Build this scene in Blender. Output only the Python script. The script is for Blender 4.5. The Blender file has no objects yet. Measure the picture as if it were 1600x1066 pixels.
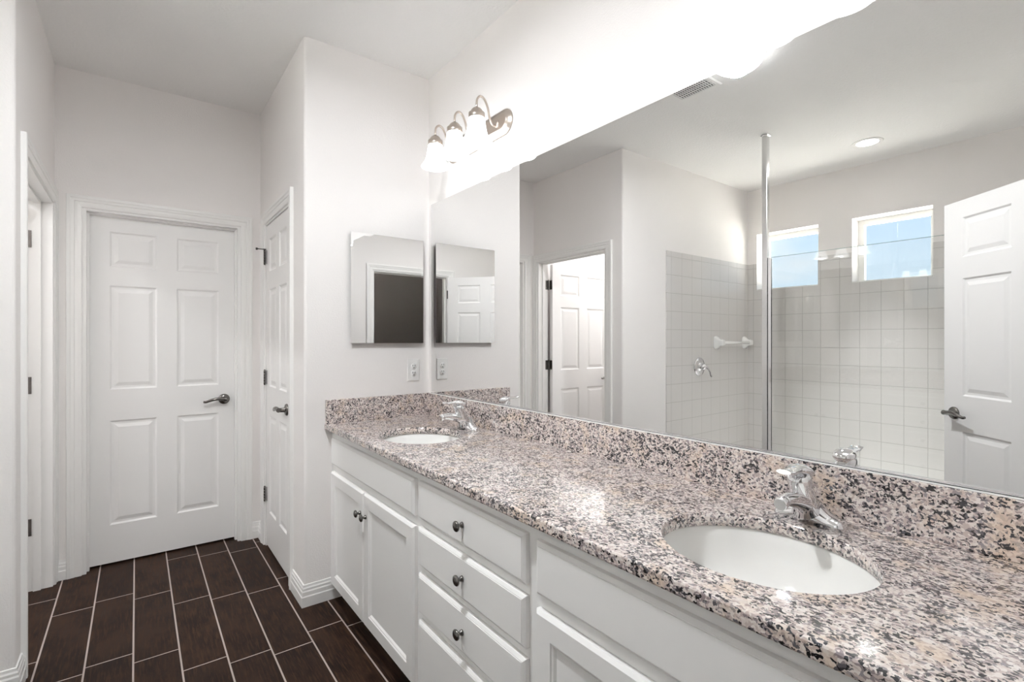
import bpy, bmesh, math, random
from mathutils import Vector, Matrix
random.seed(7)
PI = math.pi
SC = bpy.context.scene
COL = SC.collection

# ------------------------------------------------------------------ camera
CAM_X, CAM_Z, YAW = -1.3386, 1.3073, 0.6491
cam_data = bpy.data.cameras.new('camera')
cam = bpy.data.objects.new('camera', cam_data)
COL.objects.link(cam)
cam.location = (CAM_X, 0.0, CAM_Z)
cam.rotation_euler = (PI / 2, 0, -YAW)
cam_data.sensor_width = 36.0
cam_data.lens = 773.288 / 1600 * 36.0
cam_data.shift_y = -1.2 / 1600
cam_data.clip_start = 0.02
SC.camera = cam

# ------------------------------------------------------------------ colour management, light levels
SC.view_settings.view_transform = 'Standard'
SC.view_settings.look = 'None'
SC.view_settings.gamma = 1.0
SC.view_settings.use_curve_mapping = False
SC.view_settings.exposure = 2.2
SHADE_GLOW = 1.0       # frosted shades of the vanity lights
BULB_W = 0.05           # each bulb, watts
DOME_GLOW = 2.4        # opal dome surface
DOME_W = 7.0          # lamp under the dome, watts
TOILET_W = 3.4
SKY = 0.275
SUN = 25.0             # sun on the ground outside
CAN_W = 1.9        # recessed light lens
LAMP_COL = (0.98, 1.0, 1.02)
try:
    SC.cycles.max_bounces = 18
    SC.cycles.diffuse_bounces = 10
    SC.cycles.glossy_bounces = 10
    SC.cycles.transparent_max_bounces = 16
    SC.cycles.use_denoising = True
    SC.cycles.caustics_reflective = False
    SC.cycles.sample_clamp_indirect = 8.0
except Exception:
    pass

# ------------------------------------------------------------------ world: pale blue sky with thin cloud
world = bpy.data.worlds.new('sky')
SC.world = world
world.use_nodes = True
wn, wl = world.node_tree.nodes, world.node_tree.links
wn.clear()
w_out = wn.new('ShaderNodeOutputWorld')
w_bg = wn.new('ShaderNodeBackground')
w_tc = wn.new('ShaderNodeTexCoord')
w_sep = wn.new('ShaderNodeSeparateXYZ')
w_ramp = wn.new('ShaderNodeValToRGB')
w_ramp.color_ramp.elements[0].position = 0.0
w_ramp.color_ramp.elements[0].color = (0.78, 0.90, 0.99, 1)
w_ramp.color_ramp.elements[1].position = 0.45
w_ramp.color_ramp.elements[1].color = (0.40, 0.65, 0.98, 1)
w_map = wn.new('ShaderNodeMapping')
w_map.inputs['Scale'].default_value = (2.2, 2.2, 7.0)
w_noise = wn.new('ShaderNodeTexNoise')
w_noise.inputs['Scale'].default_value = 2.6
w_noise.inputs['Detail'].default_value = 6.0
w_cr = wn.new('ShaderNodeValToRGB')
w_cr.color_ramp.elements[0].position = 0.50
w_cr.color_ramp.elements[0].color = (0, 0, 0, 1)
w_cr.color_ramp.elements[1].position = 0.75
w_cr.color_ramp.elements[1].color = (0.75, 0.75, 0.75, 1)
w_mix = wn.new('ShaderNodeMixRGB')
w_mix.inputs[2].default_value = (0.95, 0.97, 1.0, 1)
wl.new(w_tc.outputs['Generated'], w_sep.inputs[0])
wl.new(w_sep.outputs['Z'], w_ramp.inputs[0])
wl.new(w_tc.outputs['Generated'], w_map.inputs['Vector'])
wl.new(w_map.outputs[0], w_noise.inputs['Vector'])
wl.new(w_noise.outputs[0], w_cr.inputs[0])
wl.new(w_cr.outputs[0], w_mix.inputs[0])
wl.new(w_ramp.outputs[0], w_mix.inputs[1])
wl.new(w_mix.outputs[0], w_bg.inputs['Color'])
wl.new(w_bg.outputs[0], w_out.inputs[0])
w_bg.inputs['Strength'].default_value = SKY

sun = bpy.data.lights.new('sun', 'SUN')
sun.energy = SUN
sun.angle = math.radians(0.6)
sun.color = (1.0, 0.98, 0.95)
sun_o = bpy.data.objects.new('sun', sun)
COL.objects.link(sun_o)
sun_o.location = (6, 2, 8)
sun_o.rotation_euler = (math.radians(42), 0, 0)   # from behind the bedroom, along the outside wall

# ------------------------------------------------------------------ node helpers
class NT:
    def __init__(self, name):
        self.m = bpy.data.materials.new(name)
        self.m.use_nodes = True
        self.t = self.m.node_tree
        self.n, self.l = self.t.nodes, self.t.links
        self.n.clear()
        self.out = self.n.new('ShaderNodeOutputMaterial')
    def node(self, typ, **kw):
        x = self.n.new(typ)
        for k, v in kw.items():
            setattr(x, k, v)
        return x
    def math(self, op, a, b=None, c=None, clamp=False):
        x = self.n.new('ShaderNodeMath'); x.operation = op; x.use_clamp = clamp
        for i, v in enumerate((a, b, c)):
            if v is None: continue
            if isinstance(v, (int, float)): x.inputs[i].default_value = v
            else: self.l.new(v, x.inputs[i])
        return x.outputs[0]
    def mix(self, fac, a, b):
        x = self.n.new('ShaderNodeMixRGB')
        for i, v in ((0, fac), (1, a), (2, b)):
            if isinstance(v, (int, float)): x.inputs[i].default_value = v
            elif isinstance(v, tuple): x.inputs[i].default_value = v + (1,)
            else: self.l.new(v, x.inputs[i])
        return x.outputs[0]
    def ramp(self, fac, stops, interp='LINEAR'):
        x = self.n.new('ShaderNodeValToRGB')
        cr = x.color_ramp; cr.interpolation = interp
        while len(cr.elements) < len(stops): cr.elements.new(0.5)
        for e, (p, c) in zip(cr.elements, stops):
            e.position = p; e.color = c + (1,) if isinstance(c, tuple) else (c, c, c, 1)
        self.l.new(fac, x.inputs[0])
        return x.outputs[0]
    def coord(self, which='Object'):
        return self.n.new('ShaderNodeTexCoord').outputs[which]
    def pos(self):
        return self.n.new('ShaderNodeNewGeometry').outputs['Position']
    def mapping(self, vec, scale=(1, 1, 1), rot=(0, 0, 0), loc=(0, 0, 0)):
        x = self.n.new('ShaderNodeMapping')
        x.inputs['Scale'].default_value = scale
        x.inputs['Rotation'].default_value = rot
        x.inputs['Location'].default_value = loc
        self.l.new(vec, x.inputs['Vector'])
        return x.outputs[0]
    def noise(self, vec, scale, detail=4, rough=0.5, out=0):
        x = self.n.new('ShaderNodeTexNoise')
        x.inputs['Scale'].default_value = scale
        x.inputs['Detail'].default_value = detail
        x.inputs['Roughness'].default_value = rough
        self.l.new(vec, x.inputs['Vector'])
        return x.outputs[out]
    def bump(self, height, strength=0.1, dist=0.01, normal=None):
        x = self.n.new('ShaderNodeBump')
        x.inputs['Strength'].default_value = strength
        x.inputs['Distance'].default_value = dist
        self.l.new(height, x.inputs['Height'])
        if normal is not None: self.l.new(normal, x.inputs['Normal'])
        return x.outputs[0]
    def bsdf(self, color=None, rough=0.5, metal=0.0, spec=0.5, normal=None, coat=0.0):
        x = self.n.new('ShaderNodeBsdfPrincipled')
        if isinstance(color, tuple): x.inputs['Base Color'].default_value = color + (1,)
        elif color is not None: self.l.new(color, x.inputs['Base Color'])
        if isinstance(rough, (int, float)): x.inputs['Roughness'].default_value = rough
        else: self.l.new(rough, x.inputs['Roughness'])
        x.inputs['Metallic'].default_value = metal
        x.inputs['Specular IOR Level'].default_value = spec
        if coat: x.inputs['Coat Weight'].default_value = coat
        if normal is not None: self.l.new(normal, x.inputs['Normal'])
        return x
    def done(self, shader):
        self.l.new(shader.outputs[0], self.out.inputs[0])
        return self.m

def mat_paint(name, color, rough, tex_scale, tex_strength, dist=0.004, spec=0.3):
    t = NT(name)
    p = t.pos()
    h = t.noise(p, tex_scale, 3, 0.55)
    tone = t.noise(p, 1.7, 2, 0.5)
    col = t.mix(t.math('MULTIPLY', tone, 0.10), color, tuple(c * 0.93 for c in color))
    return t.done(t.bsdf(col, rough, spec=spec, normal=t.bump(h, tex_strength, dist)))

def mat_simple(name, color, rough, metal=0.0, spec=0.5, coat=0.0, nscale=40.0, nstr=0.02, brushed=None):
    t = NT(name)
    c = t.coord()
    if brushed: c = t.mapping(c, brushed)
    h = t.noise(c, nscale, 3)
    col = t.mix(t.math('MULTIPLY', h, 0.12), color, tuple(x * 0.92 for x in color))
    return t.done(t.bsdf(col, rough, metal, spec, t.bump(h, nstr, 0.002), coat))

def mat_glow(name, color, strength, base=(0.9, 0.9, 0.88)):
    t = NT(name)
    b = t.bsdf(base, 0.25)
    b.inputs['Emission Color'].default_value = color + (1,)
    b.inputs['Emission Strength'].default_value = strength
    return t.done(b)

def mat_granite():
    t = NT('speckled_granite')
    p = t.pos()
    wv = t.node('ShaderNodeTexNoise'); wv.inputs['Scale'].default_value = 95; wv.inputs['Detail'].default_value = 2
    t.l.new(p, wv.inputs['Vector'])
    sub = t.node('ShaderNodeVectorMath', operation='SUBTRACT'); t.l.new(wv.outputs['Color'], sub.inputs[0]); sub.inputs[1].default_value = (.5, .5, .5)
    scl = t.node('ShaderNodeVectorMath', operation='SCALE'); t.l.new(sub.outputs[0], scl.inputs[0]); scl.inputs['Scale'].default_value = 0.013
    add = t.node('ShaderNodeVectorMath', operation='ADD'); t.l.new(p, add.inputs[0]); t.l.new(scl.outputs[0], add.inputs[1])
    wp = t.mapping(add.outputs[0], (1.0, 0.72, 1.0))
    v = t.node('ShaderNodeTexVoronoi'); v.inputs['Scale'].default_value = 225
    t.l.new(wp, v.inputs['Vector'])
    sep = t.node('ShaderNodeSeparateColor'); t.l.new(v.outputs['Color'], sep.inputs[0])
    base = t.ramp(sep.outputs[0], [(0.0, (.34, .28, .285)), (.17, (.62, .52, .49)), (.40, (.76, .68, .64)), (.66, (.85, .79, .75)), (.89, (.33, .30, .31))], 'CONSTANT')
    tan = t.noise(p, 13, 3, 0.6)
    tanm = t.ramp(tan, [(0.52, 0.0), (0.68, 0.6)])
    base = t.mix(tanm, base, (.80, .63, .48))
    # dark mica flecks, clustered
    v2 = t.node('ShaderNodeTexVoronoi'); v2.inputs['Scale'].default_value = 235
    mp = t.mapping(wp, loc=(3.1, 1.7, 2.2)); t.l.new(mp, v2.inputs['Vector'])
    s2 = t.node('ShaderNodeSeparateColor'); t.l.new(v2.outputs['Color'], s2.inputs[0])
    clus = t.noise(p, 30, 3, 0.6)
    dk = t.math('ADD', s2.outputs[1], t.math('MULTIPLY', t.math('SUBTRACT', clus, 0.5), 1.5))
    darkm = t.ramp(dk, [(0.71, 0.0), (0.76, 1.0)])
    darkc = t.ramp(s2.outputs[2], [(0.0, (.012, .012, .014)), (.45, (.04, .038, .045)), (.75, (.14, .13, .14))], 'CONSTANT')
    col = t.mix(darkm, base, darkc)
    return t.done(t.bsdf(col, 0.12, spec=1.0, coat=0.25))

def mat_floor_tile():
    t = NT('brown_plank_tile')
    g = t.node('ShaderNodeNewGeometry')
    rnd = g.outputs['Random Per Island']
    p = g.outputs['Position']
    off = t.node('ShaderNodeCombineXYZ'); t.l.new(t.math('MULTIPLY', rnd, 37.0), off.inputs[0]); t.l.new(t.math('MULTIPLY', rnd, 11.0), off.inputs[1])
    add = t.node('ShaderNodeVectorMath', operation='ADD'); t.l.new(p, add.inputs[0]); t.l.new(off.outputs[0], add.inputs[1])
    grain = t.noise(t.mapping(add.outputs[0], (38, 3.2, 10)), 3.0, 6, 0.62)
    blot = t.noise(t.mapping(add.outputs[0], (6, 3.0, 1)), 1.6, 4, 0.6)
    col = t.ramp(grain, [(0.38, (.009, .0043, .0028)), (0.5, (.023, .0112, .0070)), (0.63, (.066, .034, .0205))])
    col = t.mix(t.ramp(blot, [(0.42, 0.0), (0.6, 0.55)]), col, (.058, .030, .018))
    col = t.mix(t.math('MULTIPLY', rnd, 0.35), col, (.020, .0115, .009))
    return t.done(t.bsdf(col, t.ramp(grain, [(0.3, 0.42), (0.7, 0.55)]), spec=0.12, normal=t.bump(grain, 0.12, 0.002)))

def mat_wall_tile(axis, u0, pu, z0, pz):
    t = NT('white_square_tile')
    p = t.pos()
    s = t.node('ShaderNodeSeparateXYZ'); t.l.new(p, s.inputs[0])
    def edge(sock, o, pitch):
        f = t.math('FRACT', t.math('ADD', t.math('DIVIDE', t.math('SUBTRACT', sock, o), pitch), 100.0))
        return t.math('MULTIPLY', t.math('MINIMUM', f, t.math('SUBTRACT', 1.0, f)), pitch)
    e = t.math('MINIMUM', edge(s.outputs[axis], u0, pu), edge(s.outputs[2], z0, pz))
    m = t.ramp(t.math('MULTIPLY', e, 100.0), [(0.12, 0.0), (0.26, 1.0)])
    hgt = t.ramp(t.math('MULTIPLY', e, 100.0), [(0.12, 0.0), (0.45, 1.0)])
    col = t.mix(m, (.44, .43, .405), (.68, .662, .645))
    r = t.ramp(m, [(0.0, 0.8), (1.0, 0.14)])
    return t.done(t.bsdf(col, r, spec=0.5, normal=t.bump(hgt, 0.35, 0.002)))

def mat_glass(name, tint, ior=1.5):
    t = NT(name)
    tr = t.node('ShaderNodeBsdfTransparent'); tr.inputs[0].default_value = tint + (1,)
    gl = t.node('ShaderNodeBsdfGlossy'); gl.inputs['Roughness'].default_value = 0.0
    fr = t.node('ShaderNodeFresnel')
    bf = t.node('ShaderNodeNewGeometry').outputs['Backfacing']      # thin pane: same reflectance from either face
    t.l.new(t.math('MULTIPLY_ADD', bf, 1 / ior - ior, ior), fr.inputs[0])
    mx = t.node('ShaderNodeMixShader')
    t.l.new(fr.outputs[0], mx.inputs[0]); t.l.new(tr.outputs[0], mx.inputs[1]); t.l.new(gl.outputs[0], mx.inputs[2])
    return t.done(mx)

def mat_mirror(name='silvered_mirror', v=0.90):
    t = NT(name)
    return t.done(t.bsdf((v, v * 1.0, v * 0.995), 0.0, 1.0))

M = {}
M['wall'] = mat_paint('warm_white_wall_paint', (.895, .872, .858), 0.7, 150, 0.28)
M['ceil'] = mat_paint('white_knockdown_ceiling', (.89, .885, .875), 0.85, 70, 0.45, 0.006)
M['trim'] = mat_paint('white_semigloss_trim', (.88, .875, .86), 0.35, 30, 0.02, spec=0.45)
M['door'] = mat_paint('white_door_paint', (.88, .875, .865), 0.42, 260, 0.05, spec=0.4)
M['cab'] = mat_paint('white_cabinet_laminate', (.89, .885, .875), 0.42, 40, 0.01, spec=0.4)
M['dark'] = mat_simple('shadow_gap_board', (.05, .045, .04), 0.8)
M['granite'] = mat_granite()
M['tile'] = mat_floor_tile()
M['grout'] = mat_simple('tan_grout', (.46, .39, .36), 0.85, nscale=300)
M['chrome'] = mat_simple('polished_chrome', (.86, .86, .87), 0.06, 1.0, nstr=0.0)
M['nickel'] = mat_simple('brushed_nickel', (.62, .55, .49), 0.28, 1.0, brushed=(4, 90, 4))
M['pewter'] = mat_simple('dark_pewter', (.20, .19, .18), 0.26, 1.0)
M['alu'] = mat_simple('bright_aluminium', (.80, .80, .80), 0.20, 1.0, brushed=(90, 90, 2))
M['ceramic'] = mat_simple('glossy_white_ceramic', (.86, .86, .84), 0.08, coat=0.3)
M['plastic'] = mat_simple('white_plastic', (.88, .875, .86), 0.3)
M['slot'] = mat_simple('dark_slot', (.02, .02, .02), 0.6)
M['vinyl'] = mat_simple('white_window_vinyl', (.82, .82, .80), 0.35)
M['mirror'] = mat_mirror()
M['mirror2'] = mat_mirror('cabinet_mirror', 0.88)
M['pane'] = mat_glass('window_glass', (.96, .98, .98))
M['sglass'] = mat_glass('clear_shower_glass', (.975, .98, .974), 1.52)
M['gedge'] = mat_simple('green_glass_edge', (.25, .38, .34), 0.15)
M['shade'] = mat_glow('lit_frosted_shade', LAMP_COL, SHADE_GLOW)
M['dome'] = mat_glow('lit_opal_dome', LAMP_COL, DOME_GLOW)
M['lens'] = mat_glow('lit_recessed_lens', (1, .97, .93), 3.0)
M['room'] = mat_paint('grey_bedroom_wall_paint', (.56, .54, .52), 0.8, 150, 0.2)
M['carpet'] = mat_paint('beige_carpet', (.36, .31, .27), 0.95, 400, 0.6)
M['ground'] = mat_paint('pale_gravel', (.61, .585, .55), 0.9, 20, 0.3)
M['tile_x'] = mat_wall_tile(0, -2.464, 0.1535, 1.553, 0.156)
M['tile_y'] = mat_wall_tile(1, 1.573, 0.1525, 1.553, 0.156)

# ------------------------------------------------------------------ mesh helpers
def bm_new(): return bmesh.new()

def add_box(bm, x0, x1, y0, y1, z0, z1, bevel=0.0, seg=2):
    b = bmesh.new()
    bmesh.ops.create_cube(b, size=1.0)
    for v in b.verts:
        v.co = Vector(((x0 + x1) / 2 + v.co.x * (x1 - x0), (y0 + y1) / 2 + v.co.y * (y1 - y0), (z0 + z1) / 2 + v.co.z * (z1 - z0)))
    if bevel:
        bmesh.ops.bevel(b, geom=b.edges[:], offset=bevel, segments=seg, affect='EDGES', profile=0.5)
    join(bm, b)

def join(bm, b, mtx=None):
    m = {}
    for v in b.verts: m[v] = bm.verts.new(mtx @ v.co if mtx else v.co)
    for f in b.faces:
        try: bm.faces.new([m[v] for v in f.verts]).smooth = f.smooth
        except ValueError: pass
    b.free()

def add_rings(bm, rings, cap0=True, cap1=True, closed=True, smooth=True):
    """loft successive rings of equal length"""
    R = [[bm.verts.new(p) for p in r] for r in rings]
    n = len(R[0])
    for a, b in zip(R, R[1:]):
        for i in range(n if closed else n - 1):
            j = (i + 1) % n
            bm.faces.new((a[i], a[j], b[j], b[i])).smooth = smooth
    if cap0: bm.faces.new(R[0][::-1])
    if cap1: bm.faces.new(R[-1])
    return R

def add_lathe(bm, prof, center, axis='Z', n=32, cap0=False, cap1=False):
    """prof: list of (radius, height) along axis from center"""
    c = Vector(center); rings = []
    for r, h in prof:
        ring = []
        for i in range(n):
            a = 2 * PI * i / n
            u, w = r * math.cos(a), r * math.sin(a)
            if axis == 'Z': p = Vector((u, w, h))
            elif axis == 'X': p = Vector((h, u, w))
            else: p = Vector((w, h, u))
            ring.append(c + p)
        rings.append(ring)
    add_rings(bm, rings, cap0, cap1)

def add_tube(bm, pts, radii, n=14, flat=None, up=Vector((0, 0, 1))):
    """tube along points; flat = list of (scale along side, scale along normal)"""
    pts = [Vector(p) for p in pts]
    if isinstance(radii, (int, float)): radii = [radii] * len(pts)
    rings = []; prev = None
    for i, p in enumerate(pts):
        t = (pts[min(i + 1, len(pts) - 1)] - pts[max(i - 1, 0)]).normalized()
        if prev is None:
            s = t.cross(up)
            if s.length < 1e-4: s = t.cross(Vector((1, 0, 0)))
            s.normalize()
        else:
            s = (prev - t * prev.dot(t)).normalized()
        prev = s
        nn = s.cross(t).normalized()
        fs, fn = flat[i] if flat else (1, 1)
        rings.append([p + s * (radii[i] * fs * math.cos(2 * PI * k / n)) + nn * (radii[i] * fn * math.sin(2 * PI * k / n)) for k in range(n)])
    add_rings(bm, rings)

def spline(pts, n=8):
    """Catmull-Rom through points"""
    P = [Vector(p) for p in pts]; P = [2 * P[0] - P[1]] + P + [2 * P[-1] - P[-2]]; out = []
    for i in range(1, len(P) - 2):
        for k in range(n):
            t = k / n
            a, b, c, d = P[i - 1:i + 3]
            out.append(0.5 * ((2 * b) + (c - a) * t + (2 * a - 5 * b + 4 * c - d) * t * t + (3 * b - a - 3 * c + d) * t ** 3))
    out.append(P[-2]); return out

def sweep(bm, prof, path, frame, smooth=False):
    """extrude a 2-D profile (a, b) along path corners; frame(i) -> (origin, vecA, vecB)"""
    rings = []
    for i in range(len(path)):
        o, A, B = frame(i)
        rings.append([o + A * a + B * b for a, b in prof])
    add_rings(bm, rings, smooth=smooth)

def finish(bm):
    bmesh.ops.remove_doubles(bm, verts=bm.verts, dist=1e-6)
    bmesh.ops.recalc_face_normals(bm, faces=bm.faces)

def obj(name, bm, mat, parent=None, base=None, recalc=True):
    """one mesh object; vertices are given in world space (or relative to the root when base is False)"""
    if recalc: finish(bm)
    me = bpy.data.meshes.new(name)
    bm.to_mesh(me); bm.free()
    for m in (mat if isinstance(mat, (list, tuple)) else [mat]): me.materials.append(m)
    o = bpy.data.objects.new(name, me)
    COL.objects.link(o)
    if parent is not None:
        r = parent
        off = Vector((0, 0, 0))
        while r is not None:
            off += r.location
            r = r.parent
        if base is not False:
            me.transform(Matrix.Translation(-off))
        o.parent = parent
    return o

def thing(name, label, cat, loc, group=None, kind=None, rotz=0.0):
    o = bpy.data.objects.new(name, None)
    o.empty_display_size = 0.05
    COL.objects.link(o)
    o.location = loc
    o.rotation_euler = (0, 0, rotz)
    o['label'] = label; o['category'] = cat
    if group: o['group'] = group
    if kind: o['kind'] = kind
    return o

def struct(name, bm, mat, label, cat, parent=None, recalc=True):
    o = obj(name, bm, mat, parent, recalc=recalc)
    o['kind'] = 'structure'; o['label'] = label; o['category'] = cat
    return o

def tag(o, label, cat, group=None):
    o['label'] = label; o['category'] = cat
    if group: o['group'] = group
    return o

def copy_tree(o, parent=None):
    c = o.copy(); COL.objects.link(c)
    if parent is not None:
        c.parent = parent
    for ch in list(o.children):
        copy_tree(ch, c)
    return c

def wall_mesh(axis, d0, d1, u0, u1, z0, z1, holes=()):
    """slab between d0..d1 on axis (0:x or 1:y), spanning u and z, with rectangular holes (ua,ub,za,zb)"""
    us = sorted({u0, u1, *[h[0] for h in holes], *[h[1] for h in holes]})
    zs = sorted({z0, z1, *[h[2] for h in holes], *[h[3] for h in holes]})
    us = [u for u in us if u0 - 1e-9 <= u <= u1 + 1e-9]; zs = [z for z in zs if z0 - 1e-9 <= z <= z1 + 1e-9]
    bm = bmesh.new()
    def solid(i, j):
        if i < 0 or j < 0 or i >= len(us) - 1 or j >= len(zs) - 1: return False
        cu, cz = (us[i] + us[i + 1]) / 2, (zs[j] + zs[j + 1]) / 2
        return not any(h[0] < cu < h[1] and h[2] < cz < h[3] for h in holes)
    def P(d, u, z): return bm.verts.new((d, u, z) if axis == 0 else (u, d, z))
    def Q(*pts): bm.faces.new([P(*p) for p in pts])
    for i in range(len(us) - 1):
        for j in range(len(zs) - 1):
            if not solid(i, j): continue
            a, b, c, e = us[i], us[i + 1], zs[j], zs[j + 1]
            for d in (d0, d1): Q((d, a, c), (d, b, c), (d, b, e), (d, a, e))
            if not solid(i - 1, j): Q((d0, a, c), (d1, a, c), (d1, a, e), (d0, a, e))
            if not solid(i + 1, j): Q((d0, b, c), (d1, b, c), (d1, b, e), (d0, b, e))
            if not solid(i, j - 1): Q((d0, a, c), (d1, a, c), (d1, b, c), (d0, b, c))
            if not solid(i, j + 1): Q((d0, a, e), (d1, a, e), (d1, b, e), (d0, b, e))
    finish(bm)
    return bm

def round_edge(bm, x, y, r=0.014, seg=4):
    es = [e for e in bm.edges if all(abs(v.co.x - x) < 1e-5 and abs(v.co.y - y) < 1e-5 for v in e.verts)]
    if es: bmesh.ops.bevel(bm, geom=es, offset=r, segments=seg, affect='EDGES', profile=0.5)

# ------------------------------------------------------------------ room dimensions
H = 2.804
YB, YF, YS, YK = 2.5546, 3.6404, 2.5508, 0.03      # cabinet wall, far wall, shower end wall, back wall
XR, XL, XW = -0.682, -1.693, -3.606                # hall right, hall left, window wall
T = 0.115
DOOR_TOP = 2.052

# ------------------------------------------------------------------ floor: plank tiles on a grout bed
def build_floor():
    bm = bmesh.new()
    add_box(bm, -3.9, 0.12, -0.085, 4.6, -0.06, -0.0008)
    nb = len(bm.faces)
    g = 0.0064
    px, py = 0.1552, 0.6175
    xs0 = -1.349          # grout line L3
    ph = {-2: .09, -1: .132, 0: .052, 1: .491, 2: .432, 3: .382, 4: .467, 5: .404, 6: .318, -3: .30}
    for c in range(-15, 9):
        xa, xb = xs0 + (c - 1) * px, xs0 + c * px
        xa, xb = max(xa + g / 2, XW + .001), min(xb - g / 2, 0.0)
        if xb - xa < 0.01: continue
        k = c - 1
        p0 = ph.get(k, (0.23 * k) % py) if k != 99 else 0
        y = p0 - 2 * py
        while y < 4.5:
            ya, yb = max(y + g / 2, -0.08), min(y + py - g / 2, 4.5)
            if yb - ya > 0.01:
                b = 0.0005
                lo = [(xa, ya, -.0008), (xb, ya, -.0008), (xb, yb, -.0025), (xa, yb, -.0008)]
                mi = [(xa, ya, -b), (xb, ya, -b), (xb, yb, -b), (xa, yb, -b)]
                hi = [(xa + b, ya + b, 0), (xb - b, ya + b, 0), (xb - b, yb - b, 0), (xa + b, yb - b, 0)]
                add_rings(bm, [lo, mi, hi], cap0=False, cap1=True, smooth=False)
            y += py
    bm.faces.ensure_lookup_table()
    for i, f in enumerate(bm.faces): f.material_index = 0 if i < nb else 1
    bmesh.ops.recalc_face_normals(bm, faces=bm.faces)
    return struct('floor', bm, [M['grout'], M['tile']], 'dark brown wood look plank tile floor with pale grout lines', 'floor', recalc=False)
build_floor()

# ------------------------------------------------------------------ walls and ceiling
bm = bmesh.new(); add_box(bm, -3.9, 0.12, -0.085, 4.6, H, H + .1)
struct('ceiling', bm, M['ceil'], 'white textured ceiling over the bathroom and hallway', 'ceiling')

struct('wall_right', wall_mesh(0, 0.0, 0.12, -0.085, 4.6, 0, H), M['wall'], 'off white wall carrying the wide vanity mirror', 'wall')
bm = wall_mesh(1, YB, YB + T, XR, 0.0, 0, H); round_edge(bm, XR, YB)
struct('wall_end', bm, M['wall'], 'off white wall end with the mirrored medicine cabinet', 'wall')
CD0, CD1 = 2.83, 3.474     # closet door opening
struct('wall_hall_right', wall_mesh(0, XR, XR + T, YB + T, YF, 0, H, [(CD0, CD1, 0, DOOR_TOP)]), M['wall'], 'hallway wall on the right with the narrow closet door', 'wall')
FD0, FD1 = -1.580, -0.797  # far door opening
struct('wall_far', wall_mesh(1, YF, YF + T, -3.606, 0.0, 0, H, [(FD0, FD1, 0, DOOR_TOP)]), M['wall'], 'hallway end wall around the closed six panel door', 'wall')
TD0, TD1 = 2.722, 3.583    # toilet room opening
bm = wall_mesh(0, XL - T, XL, YS, YF, 0, H, [(TD0, TD1, 0, DOOR_TOP)]); round_edge(bm, XL, YS)
struct('wall_hall_left', bm, M['wall'], 'hallway wall on the left with the toilet room doorway', 'wall')
struct('wall_shower_end', wall_mesh(1, YS, YS + T, XW, XL - T, 0, H), M['wall'], 'painted wall above the tiled shower end', 'wall')
W1 = (1.899, 2.457, 1.804, 2.360); W2 = (1.0875, 1.633, 1.804, 2.360)
struct('wall_left', wall_mesh(0, XW - 0.21, XW, -0.085, YF + T, 0, H, [W1, W2]), M['wall'], 'outside wall with two small high windows over the shower', 'wall')
ED0, ED1 = -1.565, -0.650  # entry doorway
struct('wall_back', wall_mesh(1, YK - T, YK, XW, 0.0, 0, H, [(ED0, ED1, 0, DOOR_TOP)]), M['wall'], 'wall behind the camera with the entry doorway to the bedroom', 'wall')

# rooms seen (or closed off) behind the doorways
def room_shell(name, x0, x1, y0, y1, mat, open_side, label, floor_mat=None):
    """thin shell of three walls (all but open_side)"""
    t = 0.06
    bm = bmesh.new()
    if open_side != 'x0': add_box(bm, x0 - t, x0, y0, y1, 0, H)
    if open_side != 'x1': add_box(bm, x1, x1 + t, y0, y1, 0, H)
    if open_side != 'y0': add_box(bm, x0 - t, x1 + t, y0 - t, y0, 0, H)
    if open_side != 'y1': add_box(bm, x0 - t, x1 + t, y1, y1 + t, 0, H)
    struct(name, bm, mat, label, 'wall')
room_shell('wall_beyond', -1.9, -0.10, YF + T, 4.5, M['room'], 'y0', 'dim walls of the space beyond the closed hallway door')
struct('wall_bedroom_1', wall_mesh(0, 0.9, 0.96, -3.4, YK - T, 0, H, [(-2.2, -1.2, 1.1, 1.9)]), M['room'], 'bedroom wall with an opening added for daylight, out of view', 'wall')  # unseen opening, added so daylight fills the bedroom
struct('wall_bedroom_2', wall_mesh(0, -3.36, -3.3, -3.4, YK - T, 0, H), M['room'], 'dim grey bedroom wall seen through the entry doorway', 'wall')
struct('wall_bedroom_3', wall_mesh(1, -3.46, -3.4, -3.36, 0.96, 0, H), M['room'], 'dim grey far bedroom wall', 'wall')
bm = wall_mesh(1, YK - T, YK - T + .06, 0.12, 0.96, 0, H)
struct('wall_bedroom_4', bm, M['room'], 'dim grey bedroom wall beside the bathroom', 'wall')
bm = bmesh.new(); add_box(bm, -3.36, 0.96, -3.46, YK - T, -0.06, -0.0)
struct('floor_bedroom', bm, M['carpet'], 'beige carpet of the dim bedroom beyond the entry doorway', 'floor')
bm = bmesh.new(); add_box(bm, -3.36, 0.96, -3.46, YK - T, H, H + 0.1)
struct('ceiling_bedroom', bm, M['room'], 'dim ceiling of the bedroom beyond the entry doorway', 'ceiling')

bm = bmesh.new(); add_box(bm, -24, 12, -16, 18, -0.40, -0.30)
struct('ground', bm, M['ground'], 'pale sunlit ground outside the house', 'ground')

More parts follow.
